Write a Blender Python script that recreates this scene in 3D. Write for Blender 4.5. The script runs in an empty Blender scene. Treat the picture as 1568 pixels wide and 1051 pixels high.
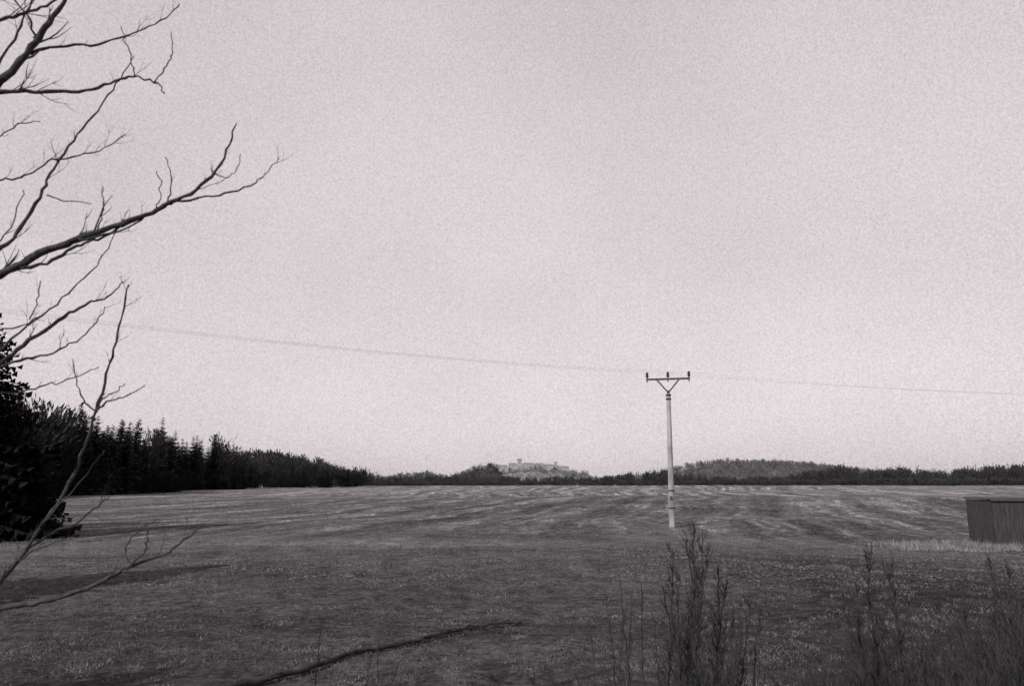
import bpy, math, random
import numpy as np
from mathutils import Vector, Matrix
random.seed(7); rng=np.random.default_rng(7)
S=bpy.context.scene
EYE=2.6; F=28/36*1568; PITCH=math.radians(10.06)
cp,sp=math.cos(PITCH),math.sin(PITCH)
HV=742.0
def P(u,v,d):
    X=(u-784)/F; Y=(525.5-v)/F
    y=cp-Y*sp; z=sp+Y*cp
    k=d/y
    return Vector((X*k,d,EYE+z*k))
def GX(u,d): return (u-784)/F*d*0.985
def sm(a,b,x):
    t=np.clip((x-a)/(b-a),0,1); return t*t*(3-2*t)
_r=np.random.default_rng(11)
WV=[]
for k in range(20):
    wl=_r.uniform(9,110); an=_r.uniform(0,np.pi); WV.append((np.cos(an)*6.283/wl,np.sin(an)*6.283/wl,_r.uniform(0,6.28),.0011*wl))
def H(x,y):
    x=np.asarray(x,float); y=np.asarray(y,float)
    z=1.5*sm(90,450,y)-0.25*sm(-20,-120,x)*sm(60,120,y)
    z=z+.6*np.exp(-((y-100)/38)**2-((x-10)/60)**2)
    w=sm(14,30,y)*(1-sm(400,600,y))
    u=0
    for a,b,c,d in WV: u=u+d*np.sin(a*x+b*y+c)
    z=z+w*u
    z=z+0.02*np.sin(x*1.9+y*.6+1)*np.sin(y*1.3-x*.4)*(1-sm(60,90,y))
    return z
# ------------------------------------------------------------ materials
def mat(name,lo,hi,scale=3.0,detail=6,bump=0.0,rough=0.95,stretch=(1,1,1),tint=(1,.97,.985)):
    m=bpy.data.materials.new(name); m.use_nodes=True
    nt=m.node_tree; N=nt.nodes; L=nt.links
    b=N['Principled BSDF']; b.inputs['Roughness'].default_value=rough
    b.inputs['Specular IOR Level'].default_value=0.1
    tc=N.new('ShaderNodeTexCoord'); mp=N.new('ShaderNodeMapping'); mp.inputs['Scale'].default_value=stretch
    n=N.new('ShaderNodeTexNoise'); n.inputs['Scale'].default_value=scale; n.inputs['Detail'].default_value=detail
    r=N.new('ShaderNodeValToRGB')
    r.color_ramp.elements[0].position=.32; r.color_ramp.elements[1].position=.68
    r.color_ramp.elements[0].color=(lo*tint[0],lo*tint[1],lo*tint[2],1)
    r.color_ramp.elements[1].color=(hi*tint[0],hi*tint[1],hi*tint[2],1)
    L.new(tc.outputs['Object'],mp.inputs[0]); L.new(mp.outputs[0],n.inputs['Vector'])
    L.new(n.outputs['Fac'],r.inputs[0]); L.new(r.outputs[0],b.inputs['Base Color'])
    if bump:
        bp=N.new('ShaderNodeBump'); bp.inputs['Strength'].default_value=bump; bp.inputs['Distance'].default_value=.02
        L.new(n.outputs['Fac'],bp.inputs['Height']); L.new(bp.outputs[0],b.inputs['Normal'])
    return m
M_bark=mat('bark',.025,.07,25,6,.6)
M_spruce=mat('spruce_needles',.004,.010,1.2)
M_forest=mat('forest_foliage',.006,.018,.35)
M_line=mat('hazy_tree_foliage',.05,.09,.05)  # foliage albedo raised to stand in for distance haze
M_hill=mat('hazy_hill_foliage',.085,.14,.03)  # aerial haze painted into the hill's base colour
M_chill=mat('hazy_castle_hill_foliage',.16,.25,.03)  # palest foliage, haze of the farthest hill put into its colour
M_conc=mat('weathered_concrete',.17,.38,3,8,.3,.9,(1,1,.3))
M_steel=mat('dull_steel',.04,.09,9,5,.1,.6)
M_ins=mat('brown_porcelain',.03,.05,5,2,0,.3)
M_wire=mat('aluminium_wire',.3,.4,5)
M_wood=mat('old_boards',.03,.07,4,8,.6,.9,(6,6,.4))
M_roof=mat('roofing_felt',.05,.08,4,6,.3)
M_castle=mat('hazy_plaster',.26,.37,.2)  # castle walls and roofs have distance haze mixed into their albedo
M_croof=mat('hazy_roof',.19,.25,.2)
M_dry=mat('dry_grass',.035,.19,1.7,9)
M_clod=mat('soil_clod',.05,.15,.9,9)
M_straw=mat('straw',.10,.30,1.3,8)
M_weed=mat('dead_weed',.018,.05,6,6)

def add_mesh(name,V,Fc,m,parent=None,smooth=False):
    me=bpy.data.meshes.new(name)
    V=np.asarray(V,dtype=np.float32).reshape(-1,3)
    if isinstance(Fc,np.ndarray) and Fc.ndim==2:
        k=Fc.shape[1]; n=len(Fc)
        me.vertices.add(len(V)); me.vertices.foreach_set('co',V.ravel())
        me.loops.add(n*k); me.loops.foreach_set('vertex_index',Fc.astype(np.int32).ravel())
        me.polygons.add(n); me.polygons.foreach_set('loop_start',np.arange(0,n*k,k,dtype=np.int32))
        me.update(calc_edges=True); me.validate()
    else:
        me.from_pydata(V.tolist(),[],Fc); me.update()
    if smooth: me.polygons.foreach_set('use_smooth',[True]*len(me.polygons))
    me.materials.append(m)
    o=bpy.data.objects.new(name,me); S.collection.objects.link(o)
    if parent: o.parent=parent
    return o
class Col:
    def __init__(s): s.v=[]; s.f=[]
    def tube(s,pts,rad,n=6):
        base=len(s.v); m=len(pts)
        for i,p in enumerate(pts):
            t=(pts[min(i+1,m-1)]-pts[max(i-1,0)])
            if t.length<1e-6: t=Vector((0,0,1))
            t.normalize()
            a=t.cross(Vector((0.13,1,0.21))); a.normalize(); b=t.cross(a)
            for k in range(n):
                an=2*math.pi*k/n
                s.v.append(tuple(p+(a*math.cos(an)+b*math.sin(an))*rad[i]))
        for i in range(m-1):
            for k in range(n):
                k2=(k+1)%n
                s.f.append((base+i*n+k,base+i*n+k2,base+(i+1)*n+k2,base+(i+1)*n+k))
        s.f.append(tuple(base+k for k in range(n))[::-1]); s.f.append(tuple(base+(m-1)*n+k for k in range(n)))
    def box(s,c,sz,rot=0.0):
        b=len(s.v); R=Matrix.Rotation(rot,3,'Z')
        for dx in(-.5,.5):
            for dy in(-.5,.5):
                for dz in(-.5,.5):
                    s.v.append(tuple(Vector(c)+R@Vector((dx*sz[0],dy*sz[1],dz*sz[2]))))
        for q in((0,1,3,2),(4,6,7,5),(0,4,5,1),(2,3,7,6),(0,2,6,4),(1,5,7,3)): s.f.append(tuple(b+i for i in q))
def catmull(pts,sub=5,jit=0.0):
    out=[]; n=len(pts)
    for i in range(n-1):
        p0=pts[max(i-1,0)];p1=pts[i];p2=pts[i+1];p3=pts[min(i+2,n-1)]
        for j in range(sub):
            t=j/sub
            q=.5*((2*p1)+(p2-p0)*t+(2*p0-5*p1+4*p2-p3)*t*t+(3*p1-p0-3*p2+p3)*t**3)
            if jit and (i or j): q=q+Vector([random.gauss(0,jit) for _ in range(3)])
            out.append(q)
    out.append(pts[-1]); return out
def twig(col,p,d,L,r,depth,up=.25,seg=5,spread=.7,nk=3):
    pts=[p.copy()]; d=d.normalized(); st=L/seg
    for i in range(seg):
        d=(d+Vector([random.gauss(0,.13) for _ in range(3)])+Vector((0,0,up*.25))).normalized()
        pts.append(pts[-1]+d*st)
    rad=[r*(1-.7*i/seg) for i in range(seg+1)]
    col.tube(pts,rad,5 if r>.006 else 3)
    if depth>0:
        for k in range(nk):
            i=random.randint(1,seg-1)
            dd=(pts[i+1]-pts[i]).normalized()
            side=Vector([random.gauss(0,1) for _ in range(3)]); side-=side.dot(dd)*dd; side.normalize()
            twig(col,pts[i],dd+side*spread,L*random.uniform(.35,.65),r*.62,depth-1,up,seg,spread,nk)

# ------------------------------------------------------------ ground
def axis(n,lo,hi,k):
    t=np.linspace(-1,1,n); s=np.sinh(t*k)/np.sinh(k)
    return np.where(s<0,-s*lo,s*hi)
xs=axis(361,-3500,3500,5.6)
t=np.linspace(0,1,380); ys=-40+ (np.sinh(t*5.4)/np.sinh(5.4))*5000
X,Y=np.meshgrid(xs,ys); Z=H(X,Y)
V=np.stack([X,Y,Z],-1).reshape(-1,3)
nx=len(xs); ny=len(ys)
i=np.arange(ny-1)[:,None]*nx+np.arange(nx-1)[None,:]
Fq=np.stack([i,i+1,i+nx+1,i+nx],-1).reshape(-1,4)
mg=bpy.data.materials.new('field_soil_and_turf'); mg.use_nodes=True
nt=mg.node_tree; N=nt.nodes; L=nt.links
b=N['Principled BSDF']; b.inputs['Roughness'].default_value=1; b.inputs['Specular IOR Level'].default_value=0.02
tc=N.new('ShaderNodeTexCoord'); 
def vnoise(vec,scale,detail=6,rough=.6):
    n=N.new('ShaderNodeTexNoise'); n.inputs['Scale'].default_value=scale; n.inputs['Detail'].default_value=detail; n.inputs['Roughness'].default_value=rough
    L.new(vec,n.inputs['Vector']); return n.outputs['Fac']
def noise(scale,detail=6,st=(1,1,1),rot=0,rough=.6):
    mp=N.new('ShaderNodeMapping'); mp.inputs['Scale'].default_value=st; mp.inputs['Rotation'].default_value=(0,0,rot)
    L.new(tc.outputs['Object'],mp.inputs[0])
    return vnoise(mp.outputs[0],scale,detail,rough)
def mth(op,a,b_=None,c=None,clamp=False):
    m=N.new('ShaderNodeMath'); m.operation=op; m.use_clamp=clamp
    for k,v in enumerate((a,b_,c)):
        if v is None: continue
        if isinstance(v,(int,float)): m.inputs[k].default_value=v
        else: L.new(v,m.inputs[k])
    return m.outputs[0]
def mr(v,a,b_,c,d,sm_=True):
    m=N.new('ShaderNodeMapRange'); m.interpolation_type='SMOOTHSTEP' if sm_ else 'LINEAR'
    L.new(v,m.inputs[0])
    for k,q in zip((1,2,3,4),(a,b_,c,d)): m.inputs[k].default_value=q
    return m.outputs[0]
sep=N.new('ShaderNodeSeparateXYZ'); L.new(tc.outputs['Object'],sep.inputs[0])
gx,gy=sep.outputs[0],sep.outputs[1]
fine=mr(noise(7,9,rough=.85),.37,.63,.25,1.75,False)
mid=mr(noise(1.6,9,rough=.8),.38,.62,.5,1.5,False)
big=mr(noise(.09,6,(1,1.6,1)),.35,.65,.72,1.28)
clod=mr(noise(1.3,8,(1,.45,1),.1,.85),.42,.6,.65,1.35,False)
clod2=mr(noise(.22,8,(1,.5,1),.1,.8),.40,.62,.78,1.25)
bend=mth('ADD',mth('SUBTRACT',gx,mth('MULTIPLY',gy,.15)),mth('MULTIPLY',mth('SINE',mth('MULTIPLY',gy,.035)),5.0))
bend=mth('ADD',bend,mth('MULTIPLY',noise(.05,4),7))
cv=N.new('ShaderNodeCombineXYZ'); L.new(bend,cv.inputs[0]); L.new(mth('MULTIPLY',gy,.04),cv.inputs[1])
streak=mr(vnoise(cv.outputs[0],.4,4,.55),.42,.64,.66,1.5)
streak2=mr(vnoise(cv.outputs[0],1.4,4,.6),.48,.66,.85,1.45)
pp_=mth('PINGPONG',bend,4.2)
ln=mth('MULTIPLY',mr(mth('ABSOLUTE',mth('SUBTRACT',pp_,1.0)),.12,.5,1,0),mr(noise(.06,5,rough=.65),.46,.6,0,1))
tram=mth('ADD',1,mth('MULTIPLY',ln,.75))
far=mr(gy,26,52,0,1)
rowf=mth('ADD',mth('MULTIPLY',mth('SUBTRACT',mth('MULTIPLY',mth('MULTIPLY',mth('MULTIPLY',streak2,streak),tram),mth('MULTIPLY',clod,clod2)),1),far),1)
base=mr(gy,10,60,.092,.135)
wob=mth('ADD',gy,mth('MULTIPLY',noise(.08,5),10))
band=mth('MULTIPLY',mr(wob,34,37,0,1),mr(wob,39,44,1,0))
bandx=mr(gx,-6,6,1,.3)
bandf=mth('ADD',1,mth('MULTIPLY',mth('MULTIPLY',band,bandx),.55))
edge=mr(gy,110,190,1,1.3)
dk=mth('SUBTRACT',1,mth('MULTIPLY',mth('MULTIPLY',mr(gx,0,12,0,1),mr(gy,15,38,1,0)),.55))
val=base
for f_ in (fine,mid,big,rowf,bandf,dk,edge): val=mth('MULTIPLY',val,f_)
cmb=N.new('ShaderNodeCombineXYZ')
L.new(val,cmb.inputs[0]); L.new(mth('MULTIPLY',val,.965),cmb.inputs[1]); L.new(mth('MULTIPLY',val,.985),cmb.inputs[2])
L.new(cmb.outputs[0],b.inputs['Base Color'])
bp=N.new('ShaderNodeBump'); bp.inputs['Strength'].default_value=1; bp.inputs['Distance'].default_value=.22
L.new(noise(3,10,rough=.8),bp.inputs['Height']); L.new(bp.outputs[0],b.inputs['Normal'])
add_mesh('ground',V,Fq,mg,smooth=True)

# ------------------------------------------------------------ grass, clods
def blades(name,x,y,h,w,m,lean=.5):
    n=len(x); z=H(x,y)-.01
    a=rng.uniform(0,2*np.pi,n); la=rng.uniform(0,2*np.pi,n); l=rng.uniform(0,lean,n)*h
    v=np.empty((n,3,3))
    v[:,0]=np.stack([x-np.cos(a)*w/2,y-np.sin(a)*w/2,z],-1)
    v[:,1]=np.stack([x+np.cos(a)*w/2,y+np.sin(a)*w/2,z],-1)
    v[:,2]=np.stack([x+np.cos(la)*l,y+np.sin(la)*l,z+h],-1)
    return add_mesh(name,v.reshape(-1,3),np.arange(3*n).reshape(-1,3),m)
n=460000
d=6*np.exp(rng.uniform(0,1,n)*np.log(50/6)); x=rng.uniform(-.8,.85,n)*d
def clump(x,y,k_,lo,hi):
    c=np.zeros(len(x))
    for k in range(k_):
        wl=_r.uniform(lo,hi); an=_r.uniform(0,np.pi); c+=np.sin(6.283/wl*(np.cos(an)*x+np.sin(an)*y)+_r.uniform(0,6))
    return c
keep=rng.uniform(-3,3,n)<clump(x,d,12,.35,5)*1.3
x=x[keep];d=d[keep];n=len(x)
h=rng.uniform(.015,.06,n)*(1-.5*sm(18,45,d))*(1+.8*sm(2,10,x)*(1-sm(10,22,d))); w=rng.uniform(.008,.018,n)*(1+d/30)
blades('grass',x,d,h,w,M_dry,1.5)
n=90000
d=20*np.exp(rng.uniform(0,1,n)*np.log(120/20)); x=rng.uniform(-.75,.8,n)*d
keep=rng.uniform(-6,4,n)<clump(x,d,14,1.0,14)
x=x[keep];d=d[keep];n=len(x)
r_=rng.uniform(.02,.055,n)*(.5+d/50); hh=r_*rng.uniform(.5,1.0,n); z=H(x,d)-.01
a0=rng.uniform(0,6.28,n); v=np.empty((n,5,3))
for k in range(4):
    rr=r_*rng.uniform(.6,1.3,n); v[:,k]=np.stack([x+rr*np.cos(a0+k*1.57),d+rr*np.sin(a0+k*1.57),z],-1)
v[:,4]=np.stack([x+rng.normal(0,.3,n)*r_,d+rng.normal(0,.3,n)*r_,z+hh],-1)
i0=np.arange(n)[:,None]*5
fc=np.concatenate([i0+np.array([[k,(k+1)%4,4]]) for k in range(4)])
add_mesh('soil_clods',v.reshape(-1,3),fc,M_clod)
cx=[];cy=[];hh=[]
for k in range(34):
    u=random.uniform(1360,1600) ; dd=random.uniform(33.5,35.5) if u>1470 else random.uniform(33.5,40)
    k_=120; s_=random.uniform(.15,.5)
    cx.append(GX(u,dd)+rng.normal(0,s_*1.6,k_)); cy.append(dd+rng.normal(0,s_,k_)); hh.append(rng.uniform(.08,random.uniform(.18,.5),k_))
cx=np.concatenate(cx);cy=np.concatenate(cy);hh=np.concatenate(hh)
blades('dry_grass_tussocks',cx,cy,hh,np.full(len(cx),.03),M_straw,.9)

# ------------------------------------------------------------ spruce prototypes
def spruce(Hh,R,wh,nb,seg,seed,low=.04,fat=.30,pw=.85):
    r=np.random.default_rng(seed); T=[]
    for k in range(6):
        a,b_=2*np.pi*k/6,2*np.pi*(k+1)/6; tr=Hh*.016
        T.append([[tr*np.cos(a),tr*np.sin(a),-.04],[tr*np.cos(b_),tr*np.sin(b_),-.04],[0,0,Hh]])
    for i in range(wh):
        t=(i+r.uniform(-.3,.3))/wh; t=min(max(t,0),.985)
        z0=Hh*(low+(1-low)*t); rr=R*(1-t)**pw*(r.uniform(.75,1.15))+.012*Hh
        a0=r.uniform(0,6.28)
        for k in range(nb):
            a=a0+2*np.pi*k/nb+r.normal(0,.22); ln=rr*r.uniform(.5,1.12)
            ca,sa=np.cos(a),np.sin(a); zz=z0+r.normal(0,.35)*Hh/wh
            droop=ln*r.uniform(.15,.45)*(1-t*.8)-ln*.2*t
            droop=min(droop,max(zz,0)*.9)
            W=max(ln*fat,.014*Hh)
            pr=[0,0,zz]
            for s_ in range(1,seg+1):
                f=s_/seg
                q=[ca*ln*f,sa*ln*f,zz-droop*f*f+ (.06*ln if s_==seg else 0)]
                ww=W*(1-.55*f)*r.uniform(.7,1.3)
                hang=ww*r.uniform(.3,1.1)
                m_=[(pr[0]+q[0])/2,(pr[1]+q[1])/2,(pr[2]+q[2])/2]
                for sg in(-1,1):
                    T.append([pr,q,[m_[0]-sa*ww*sg+ca*ww*.4,m_[1]+ca*ww*sg+sa*ww*.4,m_[2]-hang]])
                pr=q
    return np.array(T)
def decid(Hh,R,n,seed,sz):
    r=np.random.default_rng(seed); T=[]
    for k in range(5):
        a,b_=2*np.pi*k/5,2*np.pi*(k+1)/5; tr=Hh*.02
        T.append([[tr*np.cos(a),tr*np.sin(a),-.05],[tr*np.cos(b_),tr*np.sin(b_),-.05],[0,0,Hh*.9]])
    nc=9
    C=[(r.normal(0,R*.42),r.normal(0,R*.42),Hh*r.uniform(.3,.88),R*r.uniform(.3,.55)) for _ in range(nc)]
    for k in range(n):
        c=C[k%nc]; p=np.array(c[:3])+r.normal(0,.55,3)*c[3]
        p[2]=np.clip(p[2],Hh*.08,Hh)
        d_=p-np.array([0,0,Hh*.3]); d_/=np.linalg.norm(d_)+1e-6
        s_=r.normal(0,1,3); s_/=np.linalg.norm(s_)
        T.append([p-d_*sz,p+d_*sz*1.2+s_*sz*.3,p+s_*sz*.8])
    return np.array(T)
def scatter(name,protos,items,m):
    out=[]
    for (k,x,y,z,hs,ws) in items:
        T=protos[k%len(protos)].copy(); a=random.uniform(0,6.28); c,s_=math.cos(a),math.sin(a)
        X_=(T[...,0]*c-T[...,1]*s_)*ws+x; Y_=(T[...,0]*s_+T[...,1]*c)*ws+y; Z_=T[...,2]*hs+z
        out.append(np.stack([X_,Y_,Z_],-1).reshape(-1,3))
    V=np.concatenate(out); return add_mesh(name,V,np.arange(len(V)).reshape(-1,3),m)
def zH(x,y): return float(H(x,y))
big1=[spruce(1,.42,110,26,9,3,low=.0,fat=.17,pw=.85)]
scatter('added_shade_spruce',big1,[(0,-28.0,40,zH(-28.0,40),13.8,12.4)],M_spruce)
big2=[spruce(1,.36,64,18,6,5,low=.0,fat=.24)]
scatter('added_shade_spruce',big2,[(0,-16.0,15.6,0,9.4,10)],M_spruce)
scatter('added_shade_spruce',big2,[(0,-33.0,47,zH(-33,47),12,13)],M_spruce)
scatter('added_shade_spruce',big2,[(0,-10.6,4.8,0,7.2,8)],M_spruce)  # unseen spruce added left of view to cast shade on the near field
big3=[spruce(1,.42,60,22,7,8,low=.0,pw=.6,fat=.2)]
scatter('added_shade_spruce',big3,[(0,GX(48,41),41,zH(-24,41),4.6,4.6)],M_spruce)
# forest on left
FP=[spruce(1,r_,28,10,3,20+k,low=.02,fat=.42,pw=.72) for k,r_ in enumerate((.2,.24,.18,.26,.22))]
DP=[decid(1,.3,420,40+k,.035) for k in range(3)]
ui=[-160,-60,40,90,120,200,240,290,330,360,430,500,545,560]
vi=[560,575,600,626,618,648,640,674,654,688,696,706,720,738]
di=[120,130,150,158,165,200,220,250,270,290,335,385,420,430]
it=[];itd=[]
for k in range(400):
    u=random.uniform(-160,550); row=random.random()
    dd=np.interp(u,ui,di)*(1+row*.22); top=np.interp(u,ui,vi)
    x=GX(u,dd); zt=EYE+(HV-top)/F*np.interp(u,ui,di); z=zH(x,dd)
    hh_=(zt-z)*random.uniform(.66,.94)
    if k%6==0: hh_=(zt-z)*random.uniform(.97,1.1)
    if row>.5: hh_*=1.05
    dec=(20<u<95 and random.random()<.5) or (350<u<530 and random.random()<.7) or random.random()<.06
    if dec: itd.append((k,x,dd,z,hh_*.98,hh_*random.uniform(.9,1.3)))
    else: it.append((k,x,dd,z,hh_,(zt-z)*random.uniform(.75,1.05)))
scatter('spruce_forest',FP,it,M_forest)
scatter('deciduous_trees',DP,itd,mat('bare_crown',.015,.04,.3))
itu=[]
for k in range(420):
    u=random.uniform(-100,560); dd=np.interp(u,ui,di)*random.uniform(.97,1.12); x=GX(u,dd)
    itu.append((k,x,dd,zH(x,dd)-.3,random.uniform(3,8),random.uniform(6,10)))
scatter('undergrowth',DP,itu,M_forest)

# ------------------------------------------------------------ distant wooded ridges
FL=[spruce(1,.24,9,6,1,60+k,low=.02,fat=.45) for k in range(4)]
DL=[decid(1,.36,70,70+k,.09) for k in range(4)]
def ridge(name,tname,pts,d,depth,th,n,mt,pd=.5,wd=1.0):
    us=[p[0] for p in pts]; vs=[p[1] for p in pts]
    def top(x):
        u=784+x/(.985*d)*F
        return np.maximum(EYE+(HV-np.interp(u,us,vs))/F*d-th*.9,1.0)
    x0,x1=GX(us[0],d),GX(us[-1],d)
    gx_=np.linspace(x0,x1,140); gy_=np.linspace(-depth,depth,24)
    XX,YY=np.meshgrid(gx_,gy_)
    def hh2(x,y): return 1.0+(top(x)-1.0)*np.cos(np.clip(y/depth,-1,1)*np.pi/2)**1.3
    ZZ=hh2(XX,YY)+.4*np.sin(XX/17)*np.sin(YY/13)
    V=np.stack([XX,YY+d,ZZ],-1).reshape(-1,3); a=len(gx_)
    i=np.arange(23)[:,None]*a+np.arange(a-1)[None,:]
    add_mesh(name,V,np.stack([i,i+1,i+a+1,i+a],-1).reshape(-1,4),mt,smooth=True)
    A=[]
    for k in range(n):
        x=random.uniform(x0,x1); y=-depth*.97*random.random()**.8 if random.random()<.85 else depth*.2*random.random()
        h_=th*random.uniform(.65,1.1)
        A.append((k,x,d+y,float(hh2(x,y))-.5,h_,h_*random.uniform(.8,1.3)*wd))
    pr=FL+DL if pd==.5 else (FL if pd==0 else DL)
    scatter(tname,pr,A,mt)
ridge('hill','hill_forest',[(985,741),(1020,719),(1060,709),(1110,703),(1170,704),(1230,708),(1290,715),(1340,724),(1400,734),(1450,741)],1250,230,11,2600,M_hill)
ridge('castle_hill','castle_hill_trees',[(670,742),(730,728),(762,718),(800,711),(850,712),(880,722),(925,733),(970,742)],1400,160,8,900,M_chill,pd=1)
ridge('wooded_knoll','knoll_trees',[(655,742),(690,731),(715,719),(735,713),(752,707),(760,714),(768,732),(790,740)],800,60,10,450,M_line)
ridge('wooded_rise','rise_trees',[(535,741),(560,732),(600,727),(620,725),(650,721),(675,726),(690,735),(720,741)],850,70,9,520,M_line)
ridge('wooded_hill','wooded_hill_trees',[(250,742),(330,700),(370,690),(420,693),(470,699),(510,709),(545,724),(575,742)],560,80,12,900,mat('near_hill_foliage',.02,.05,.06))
def treeline(name,pts,d0,d1,n,mt,pr,wd=1.1):
    us=[p[0] for p in pts]; vs=[p[1] for p in pts]; A=[]
    for k in range(n):
        u=random.uniform(us[0],us[-1]); dd=random.uniform(d0,d1); x=GX(u,dd); z=zH(x,dd)-.3
        zt=EYE+(HV-np.interp(u,us,vs))/F*dd
        h_=max((zt-z)*random.uniform(.75,1.15),2.5)
        A.append((k,x,dd,z,h_,max(h_,5)*random.uniform(.7,1.1)*wd))
    scatter(name,pr,A,mt)
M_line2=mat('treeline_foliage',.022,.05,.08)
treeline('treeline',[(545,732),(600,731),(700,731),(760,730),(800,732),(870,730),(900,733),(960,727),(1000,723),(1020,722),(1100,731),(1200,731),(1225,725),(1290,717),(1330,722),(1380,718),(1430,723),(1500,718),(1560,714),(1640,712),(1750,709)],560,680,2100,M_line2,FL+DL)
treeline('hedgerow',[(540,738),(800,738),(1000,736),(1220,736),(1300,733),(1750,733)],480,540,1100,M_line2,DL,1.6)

# ------------------------------------------------------------ castle
castle=bpy.data.objects.new('castle_ruin',None); S.collection.objects.link(castle)
cd=1390; W=Col(); Rf=Col()
def bld(u0,u1,vt,vb,roof=None,dy=0):
    x0,x1=GX(u0,cd),GX(u1,cd); zt=EYE+(HV-vt)/F*cd; zb=EYE+(HV-vb)/F*cd-6
    w=x1-x0; W.box(((x0+x1)/2,cd-30+dy,(zt+zb)/2),(w,12,zt-zb))
    if roof:
        b_=len(Rf.v); e=.6; y0,y1=cd-36.6+dy,cd-23.4+dy
        Rf.v+= [(x0-e,y0,zt+.02),(x1+e,y0,zt+.02),(x1+e,y1,zt+.02),(x0-e,y1,zt+.02),(x0+w*.15,(y0+y1)/2,zt+roof),(x1-w*.15,(y0+y1)/2,zt+roof)]
        Rf.f+=[(b_,b_+1,b_+5,b_+4),(b_+2,b_+3,b_+4,b_+5),(b_+3,b_,b_+4),(b_+1,b_+2,b_+5),(b_+3,b_+2,b_+1,b_)]
bld(762,778,716,723,2.2,-8); bld(779,791,713,723,2.5,4); bld(792,799,707,723,3.0); bld(799.5,817,713,723,2.6,-5)
bld(818,832,713,723,2.5,8); bld(832.5,846,715,723,2.2,-9); bld(847,852,709,724,None,0); bld(853,869,717.5,726,2.2,-6)
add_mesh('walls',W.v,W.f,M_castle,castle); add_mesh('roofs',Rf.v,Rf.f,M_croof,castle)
Wn=Col()
for u,v,dy in ((767,719,-8),(773,719,-8),(785,716,4),(795,711,0),(806,716,-5),(812,716,-5),(823,716,8),(828,716,8),(838,718,-9),(849.5,713,0)):
    Wn.box((GX(u,cd),cd-36+dy,EYE+(HV-v)/F*cd),(1.2,.4,1.8))
add_mesh('window_openings',Wn.v,Wn.f,M_croof,castle)
A=[]
for k in range(190):
    u=random.uniform(740,895); y=random.uniform(1325,1345); A.append((k,GX(u,cd),y,EYE+(HV-727)/F*cd-5+random.uniform(0,3)-abs(u-815)*.05,random.uniform(7,14),random.uniform(9,14)))
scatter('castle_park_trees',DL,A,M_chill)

# ------------------------------------------------------------ utility pole
pd_=50.0; px=GX(1027,pd_); pz=zH(px,pd_)
pole=bpy.data.objects.new('utility_pole',None); S.collection.objects.link(pole)
pole.location=(px,pd_,pz); pole.rotation_euler=(0,math.radians(.3),math.radians(-16))
Pt=8.2-pz
c=Col()
c.tube([Vector((0,0,z)) for z in (-.6,0,2,5,Pt)],[.2,.195,.18,.155,.13],20)
o=add_mesh('concrete_shaft',c.v,c.f,M_conc,pole,True)
c=Col()
for z,r_ in((Pt-.08,.165),(Pt-.32,.17),(1.15,.205),(2.2,.195)):
    c.tube([Vector((0,0,z-.05)),Vector((0,0,z+.05))],[r_,r_],20)
add_mesh('steel_bands',c.v,c.f,M_steel,pole)
c=Col(); za=Pt+.95
c.tube([Vector((0,0,Pt-.35)),Vector((0,0,Pt+.22))],[.09,.09],10)
c.box((0,0,za),(2.75,.10,.12))
for sx in(-1,1):
    c.tube([Vector((.03*sx,0,Pt+.12)),Vector((.68*sx,0,za-.06))],[.045,.045],8)
add_mesh('crossarm_and_brace',c.v,c.f,M_steel,pole)
c=Col(); pins=[]
for sx in(-1.3,0,1.3):
    zz=za+.06
    c.tube([Vector((sx,0,zz-.25)),Vector((sx,0,zz+.1))],[.035,.03],8)
    c.tube([Vector((sx,0,zz+q)) for q in(.06,.10,.14,.18,.24,.28,.36,.40)],[.07,.10,.07,.105,.075,.09,.075,.04],12)
    pins.append(Vector((sx,0,zz+.33)))
add_mesh('insulators',c.v,c.f,M_ins,pole)
c=Col(); c.box((0,-.205,1.75),(.16,.02,.22)); add_mesh('warning_plate',c.v,c.f,M_steel,pole)
bpy.context.view_layer.update()
pw=[pole.matrix_world@p for p in pins]
def neighbour(off,rz,up=0):
    p2=bpy.data.objects.new('utility_pole',None); S.collection.objects.link(p2)
    loc=Vector((px,pd_,0))+Vector(off); p2.location=(loc.x,loc.y,zH(loc.x,loc.y)+up); p2.rotation_euler=(0,0,rz)
    for ch in list(pole.children):
        q=ch.copy(); S.collection.objects.link(q); q.parent=p2
    bpy.context.view_layer.update()
    return [p2.matrix_world@p for p in pins]
wl=neighbour((-46,-32,0),math.radians(-55),.4); wr=neighbour((62,10,0),math.radians(-60))
c=Col()
for A_,B_,sag in ((pw,wl,.75),(pw,wr,.9)):
    for j,(a,b_) in enumerate(zip(A_,B_)):
        sg=sag*(1+.2*(j-1))
        pts=[a.lerp(b_,k/30)-Vector((0,0,sg*4*(k/30)*(1-k/30))) for k in range(31)]
        c.tube(pts,[.0042]*31,5)
add_mesh('power_line',c.v,c.f,M_wire)

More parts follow.
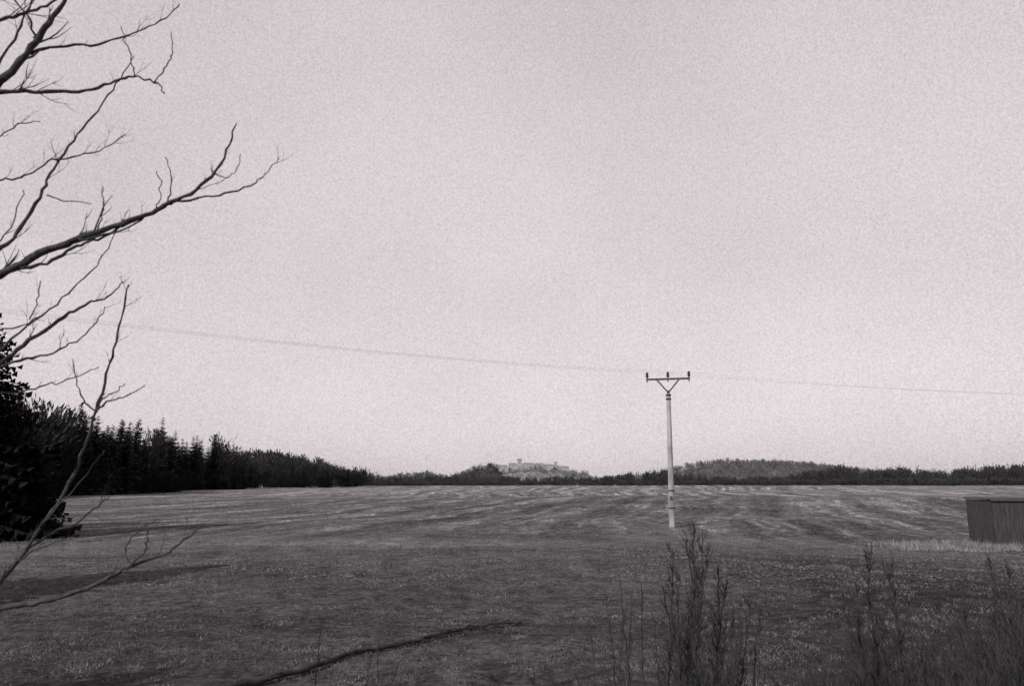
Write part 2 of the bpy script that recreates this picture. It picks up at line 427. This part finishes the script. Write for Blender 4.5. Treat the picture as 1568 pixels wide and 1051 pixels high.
# ------------------------------------------------------------ shed at right
sd=37.5; sx=GX(1603,sd)
shed=bpy.data.objects.new('wooden_shed',None); S.collection.objects.link(shed); shed.location=(sx,sd+1.2,zH(sx,sd)-.05); shed.rotation_euler=(0,0,math.radians(-4))
c=Col()
nb=26
for k in range(nb):
    w_=5.0/nb; c.box((-2.5+w_*(k+.5),-1.2+random.uniform(-.008,.008),1.0+random.uniform(-.02,.02)),(w_*.93,.03,2.0))
    c.box((-2.5+w_*(k+.5),1.2,1.0),(w_*.93,.03,2.0))
for k in range(12):
    w_=2.3/12
    for s_ in(-1,1): c.box((s_*2.5,-1.15+w_*(k+.5),1.0),(.03,w_*.93,2.0))
add_mesh('board_walls',c.v,c.f,M_wood,shed)
c=Col(); c.box((0,0,1.0),(4.9,2.3,1.9)); add_mesh('dark_interior',c.v,c.f,M_steel,shed)
c=Col(); c.box((0,0,2.08),(5.15,2.6,.06)); c.box((0,-1.29,2.03),(5.1,.03,.10)); add_mesh('flat_roof',c.v,c.f,M_roof,shed)
c=Col(); c.box((.6,-1.235,.95),(.85,.03,1.8)); c.box((.6,-1.256,.95),(.9,.02,.1)); add_mesh('door',c.v,c.f,M_wood,shed)

# ------------------------------------------------------------ bare tree on the left
T=Col(); RS=.8
def br(pts,r0,r1,d0,d1=None,tw=6,tl=.35,jit=.005,col=T,dep=1):
    d1=d1 or d0; r0*=RS; r1=max(r1*RS,.0026)
    n_=len(pts); q=[P(u,v,d0+(d1-d0)*k/(n_-1)) for k,(u,v) in enumerate(pts)]
    c_=catmull(q,5,jit); m=len(c_)
    rad=[(r0+(r1-r0)*(k/(m-1))**.8)*random.uniform(.82,1.25) for k in range(m)]
    col.tube(c_,rad,7)
    for k in range(int(tw*1.7)):
        i=random.randint(2,m-2); dd=(c_[i+1]-c_[i-1]).normalized()
        side=Vector((random.gauss(0,1),random.gauss(0,1),random.gauss(.5,1))); side-=side.dot(dd)*dd; side.normalize()
        twig(col,c_[i],dd+side*.9,tl*random.uniform(.2,.9),max(rad[i]*.35,.0018),dep,.5,5,.7,2)
    return c_
tr=[Vector((-5.0,4.6,-.2)),Vector((-4.95,4.6,1.0)),Vector((-4.85,4.65,2.4)),Vector((-4.9,4.7,4.0)),Vector((-4.6,4.75,5.6)),Vector((-4.5,4.8,7.5))]
T.tube(catmull(tr,5,.01),list(np.linspace(.16,.04,26)),10)
for z_ in np.linspace(1.5,7,16):
    a=random.uniform(1.8,4.2)
    twig(T,Vector((-4.85,4.65,z_)),Vector((math.cos(a),math.sin(a),.6)),random.uniform(1.0,2.0),.02,3,.4,6,.7,3)
br([(-480,520),(-250,470),(-60,440),(0,421),(60,388),(130,362),(200,338),(250,316),(300,290),(335,255),(353,215),(362,188)],.045,.004,4.65,4.9,8,.35)
br([(245,317),(290,305),(335,298),(385,285),(410,263),(428,243)],.011,.003,4.85,5.1,4,.2)
br([(-60,445),(10,417),(70,403),(110,380),(150,366),(205,335)],.016,.008,4.7,4.8,5,.25)
br([(120,366),(190,350),(245,318)],.010,.005,4.7,4.85,2,.2)
br([(252,316),(262,290),(262,262),(253,240)],.006,.002,4.8,4.8,1,.1)
br([(240,318),(247,290),(240,262)],.005,.002,4.8,4.8,1,.1)
br([(325,262),(345,272),(362,262),(368,236)],.005,.002,4.9,4.9,0)
br([(150,355),(158,320),(157,285)],.005,.002,4.8,4.8,1,.1)
br([(-480,420),(-200,290),(-50,165),(0,126),(40,82),(75,35),(110,-20),(150,-90)],.05,.010,4.65,4.7,6,.4)
br([(-120,150),(0,141),(60,140),(120,139),(170,128),(205,118),(240,127),(252,143)],.020,.005,4.6,4.9,5,.3)
br([(205,118),(202,90),(190,60),(185,40)],.006,.002,4.8,4.8,1,.12)
br([(236,126),(255,100),(264,75),(262,48)],.006,.002,4.8,4.8,1,.1)
br([(42,80),(90,70),(150,66),(200,52),(245,32),(275,5)],.013,.004,4.7,5.0,5,.25)
br([(-60,60),(0,32),(30,22),(70,8),(110,-15)],.016,.007,4.5,4.7,4,.3)
br([(55,62),(45,30),(20,-5)],.010,.006,4.7,4.6,3,.3)
br([(-20,130),(20,60),(45,10),(60,-40)],.012,.006,4.8,4.8,4,.3)
br([(-480,560),(-150,500),(-20,400),(25,358),(60,302),(82,258),(110,215),(150,168),(185,120),(205,85)],.022,.004,4.7,5.6,5,.3)
br([(80,243),(120,239),(160,226),(193,205)],.008,.003,5.2,5.3,4,.2)
br([(-60,280),(0,276),(40,268),(80,243)],.009,.006,5.0,5.2,3,.25)
br([(-40,225),(0,208),(30,188),(62,186)],.008,.003,5.0,5.0,3,.2)
br([(72,299),(100,308),(140,312)],.006,.003,5.1,5.1,1,.1)
br([(-480,720),(-200,640),(-20,568),(35,528),(90,492),(130,468),(165,455),(190,432)],.030,.004,4.7,5.2,7,.25)
br([(-20,570),(30,553),(80,540),(125,516),(150,490),(160,470)],.012,.003,5.0,5.2,5,.2)
br([(-30,560),(30,510),(85,465),(130,425),(165,380),(188,335)],.011,.003,5.1,5.6,5,.2)
br([(-60,605),(20,602),(70,591),(110,579),(152,562)],.010,.003,5.2,5.3,4,.2)
br([(-40,400),(-5,372),(20,340),(35,290)],.008,.003,5.0,5.0,3,.2)
br([(45,490),(58,460),(62,430)],.006,.002,5.0,5.0,2,.15)
br([(-20,510),(30,500),(60,485)],.009,.003,5.0,5.0,2,.15)
add_mesh('bare_tree',T.v,T.f,M_bark,None,True)
RS=.95
s1=Col()
c0=P(-10,905,5.6)
s1.tube(catmull([Vector((c0.x-.75,5.5,-.1)),Vector((c0.x-.45,5.55,c0.z*.5)),c0],4),list(np.linspace(.03,.017,9)),8)
br([(-10,905),(30,855),(62,808),(95,762),(125,700),(148,630),(168,560),(183,500),(197,436)],.017,.006,5.6,5.7,5,.2,col=s1)
br([(148,628),(165,616),(195,606),(222,590)],.008,.003,5.65,5.6,2,.1,col=s1)
br([(148,630),(160,610),(178,600),(190,588)],.007,.003,5.65,5.6,1,.1,col=s1)
br([(148,632),(128,612),(118,585),(111,550)],.008,.003,5.65,5.6,2,.1,col=s1)
br([(-10,905),(35,850),(85,815),(120,800),(150,775),(170,758)],.013,.004,5.6,5.8,5,.25,col=s1)
br([(60,808),(100,765),(150,705),(160,690)],.007,.002,5.6,5.7,2,.1,col=s1)
add_mesh('sapling',s1.v,s1.f,M_bark,None,True)
s2=Col()
c0=P(-30,937,5.0)
s2.tube(catmull([Vector((c0.x-.6,4.9,-.1)),Vector((c0.x-.4,4.95,c0.z*.6)),c0],4),list(np.linspace(.03,.021,9)),8)
br([(-30,937),(40,926),(100,914),(160,890),(205,866),(250,850),(285,826),(312,803)],.022,.004,5.0,5.2,5,.2,col=s2)
br([(195,870),(218,850),(226,822),(222,806)],.009,.003,5.1,5.1,2,.12,col=s2)
br([(205,866),(190,845),(215,812),(240,795)],.006,.002,5.1,5.1,1,.1,col=s2)
br([(185,880),(240,892),(272,880)],.005,.002,5.1,5.1,1,.1,col=s2)
br([(-30,937),(10,880),(50,845),(95,828)],.012,.003,5.0,5.1,4,.2,col=s2)
add_mesh('sapling',s2.v,s2.f,M_bark,None,True)

# ------------------------------------------------------------ fallen branch
fb=Col()
def gp(u,v,lift):
    d=F*(EYE-.1)/(v-HV)
    for _ in range(3):
        p=P(u,v,d); d*= (EYE-lift)/(EYE-p.z)
    return P(u,v,d)
pp=[(250,1078),(330,1058),(410,1040),(480,1022),(540,1000),(600,990),(650,978),(700,966),(750,958),(798,955)]
q=catmull([gp(u,v,.07) for u,v in pp],5,.007); m=len(q)
fb.tube(q,[(.034*(1-k/(m-1))**.7+.014)*random.uniform(.85,1.2) for k in range(m)],8)
for k in range(110):
    i=random.randint(1,m-2); dd=(q[i+1]-q[i]).normalized()
    side=Vector((random.gauss(0,1),random.gauss(0,1),abs(random.gauss(0,.3))))
    twig(fb,q[i],dd+side*.25,random.uniform(.1,.4),.010,1,-.35,4)
add_mesh('fallen_branch',fb.v,fb.f,M_weed,None,True)

# ------------------------------------------------------------ shrubs
def shrub(stems,d,m,r=.008,side=30,tl=.5):
    c_=Col()
    for (u0,u1,vt,k_) in stems:
        dd=d+random.uniform(-.4,.4)
        top=P(u1,vt,dd); bx_=GX(u0,dd)
        bs=Vector((bx_,dd+random.uniform(-.2,.2),-.05)); mid=bs.lerp(top,.5)+Vector((random.gauss(0,.05),random.gauss(0,.05),0))
        q=catmull([bs,bs.lerp(mid,.5)+Vector((random.gauss(0,.02),0,0)),mid,mid.lerp(top,.5)+Vector((random.gauss(0,.03),0,0)),top],5,.006); n_=len(q)
        c_.tube(q,[r*(1-.65*k/(n_-1)) for k in range(n_)],6)
        for k in range(int(side*k_)):
            i=random.randint(n_//5,n_-2); f=i/n_
            a=random.uniform(0,6.28)
            twig(c_,q[i],Vector((math.cos(a)*.6,math.sin(a)*.6,1)),tl*(1.15-f)*random.uniform(.4,1.1),max(r*.36,.003),2,.5,5,.5,3)
    return c_
c=shrub([(1050,1062,808,1.7),(1040,1030,845,1.3),(1060,1085,838,1.6),(1055,1100,870,1.5),(1070,1112,895,1.3),(1045,1015,900,1),(1050,1050,825,1.6),(1055,1075,815,1.5),(1045,1040,880,1.3)],7.0,M_weed,.012)
add_mesh('shrub',c.v,c.f,M_weed)
c=shrub([(960,948,880,.25),(965,968,905,.35),(975,982,895,.3),(940,925,910,.3),(985,1000,930,.3),(915,905,960,.3),(950,958,930,.3)],7.4,M_weed,.009,16,.35)
add_mesh('shrub',c.v,c.f,M_weed)
c=shrub([(1110,1150,920,1),(1105,1165,935,.8),(1100,1135,950,.8),(1100,1125,935,.8)],6.6,M_weed,.011)
add_mesh('shrub',c.v,c.f,M_weed)
c=shrub([(1330,1335,830,1.5),(1320,1305,865,1.3),(1340,1352,860,1.3),(1315,1285,910,1),(1330,1325,850,1.3),(1345,1370,900,1),(1325,1300,900,1)],7.4,M_weed,.011)
add_mesh('shrub',c.v,c.f,M_weed)
c=shrub([(1500,1510,860,1),(1480,1470,890,1),(1530,1545,870,1.2),(1550,1570,840,1.2),(1520,1520,900,1)],6.6,M_weed,.012)
add_mesh('shrub',c.v,c.f,M_weed)
c=shrub([(585,580,980,.35),(490,492,950,.35),(600,612,1000,.3),(575,572,1000,.3)],8.5,M_weed,.008,12,.18)
add_mesh('weed',c.v,c.f,M_weed)
c=Col()
for k in range(1300):
    u=1170+450*random.random()**.6; dd=random.uniform(5.6,10); x_=GX(u,dd)
    h_=random.uniform(.5,1.35)*(.5+.55*(u-1170)/430)
    twig(c,Vector((x_,dd,zH(x_,dd))),Vector((random.gauss(0,.25),random.gauss(0,.25),1)),h_,.0068,1,.1,5,.6,5)
add_mesh('dead_weeds',c.v,c.f,M_weed)
c=Col()
for k in range(330):
    u=random.uniform(830,1250); dd=random.uniform(6.5,10.5); x_=GX(u,dd)
    twig(c,Vector((x_,dd,zH(x_,dd))),Vector((random.gauss(0,.2),random.gauss(0,.2),1)),random.uniform(.25,.7),.005,1,.1,5,.6,4)
add_mesh('dead_weeds',c.v,c.f,M_weed)

# ------------------------------------------------------------ light
sv=Vector((-.635*math.cos(math.radians(38)),-.772*math.cos(math.radians(38)),math.sin(math.radians(38))))
sun=bpy.data.lights.new('sun','SUN'); sun.energy=3.6; sun.angle=math.radians(.6); sun.color=(1,.965,.95)
so=bpy.data.objects.new('sun',sun); S.collection.objects.link(so); so.rotation_euler=sv.to_track_quat('Z','Y').to_euler()
w=bpy.data.worlds.new('World'); S.world=w; w.use_nodes=True; nt=w.node_tree; N=nt.nodes; L=nt.links
bg=N['Background']; sk=N.new('ShaderNodeTexSky'); sk.sky_type='NISHITA'; sk.sun_disc=False
sk.sun_elevation=math.radians(38); sk.sun_rotation=math.atan2(sv.x,sv.y)%(2*math.pi); sk.air_density=1.5; sk.dust_density=4
bw=N.new('ShaderNodeRGBToBW'); L.new(sk.outputs[0],bw.inputs[0])
pwn=mth('POWER',bw.outputs[0],.15)
tc=N.new('ShaderNodeTexCoord')
sp_=N.new('ShaderNodeSeparateXYZ'); L.new(tc.outputs['Generated'],sp_.inputs[0])
def wn(scale,a,b_,det=4,st=(1,1,1),lo=.3,hi=.7,rough=.5):
    mp=N.new('ShaderNodeMapping'); mp.inputs['Scale'].default_value=st
    n_=N.new('ShaderNodeTexNoise'); n_.inputs['Scale'].default_value=scale; n_.inputs['Detail'].default_value=det; n_.inputs['Roughness'].default_value=rough
    L.new(tc.outputs['Generated'],mp.inputs[0]); L.new(mp.outputs[0],n_.inputs['Vector']); return mr(n_.outputs['Fac'],lo,hi,a,b_,False)
v=mth('MULTIPLY',pwn,wn(1.7,.88,1.12,3,(1,1,1.4)))
v=mth('MULTIPLY',v,wn(400,.78,1.22,3,rough=.95))
v=mth('MULTIPLY',v,mr(sp_.outputs[2],0,.32,1.2,1.0))   # bright haze low over the horizon
v=mth('MULTIPLY',v,5.4)
cb=N.new('ShaderNodeCombineXYZ'); L.new(v,cb.inputs[0]); L.new(mth('MULTIPLY',v,.915),cb.inputs[1]); L.new(mth('MULTIPLY',v,.95),cb.inputs[2])
L.new(cb.outputs[0],bg.inputs['Color']); bg.inputs['Strength'].default_value=.1

cam=bpy.data.cameras.new('camera'); co=bpy.data.objects.new('camera',cam); S.collection.objects.link(co)
co.location=(0,0,EYE); co.rotation_euler=(math.pi/2+PITCH,0,0)
cam.lens=28; cam.sensor_width=36; cam.clip_end=9000; cam.clip_start=.1
cam.dof.use_dof=True; cam.dof.focus_distance=60; cam.dof.aperture_fstop=3.2
S.camera=co
S.view_settings.view_transform='Standard'; S.view_settings.look='None'; S.view_settings.exposure=0
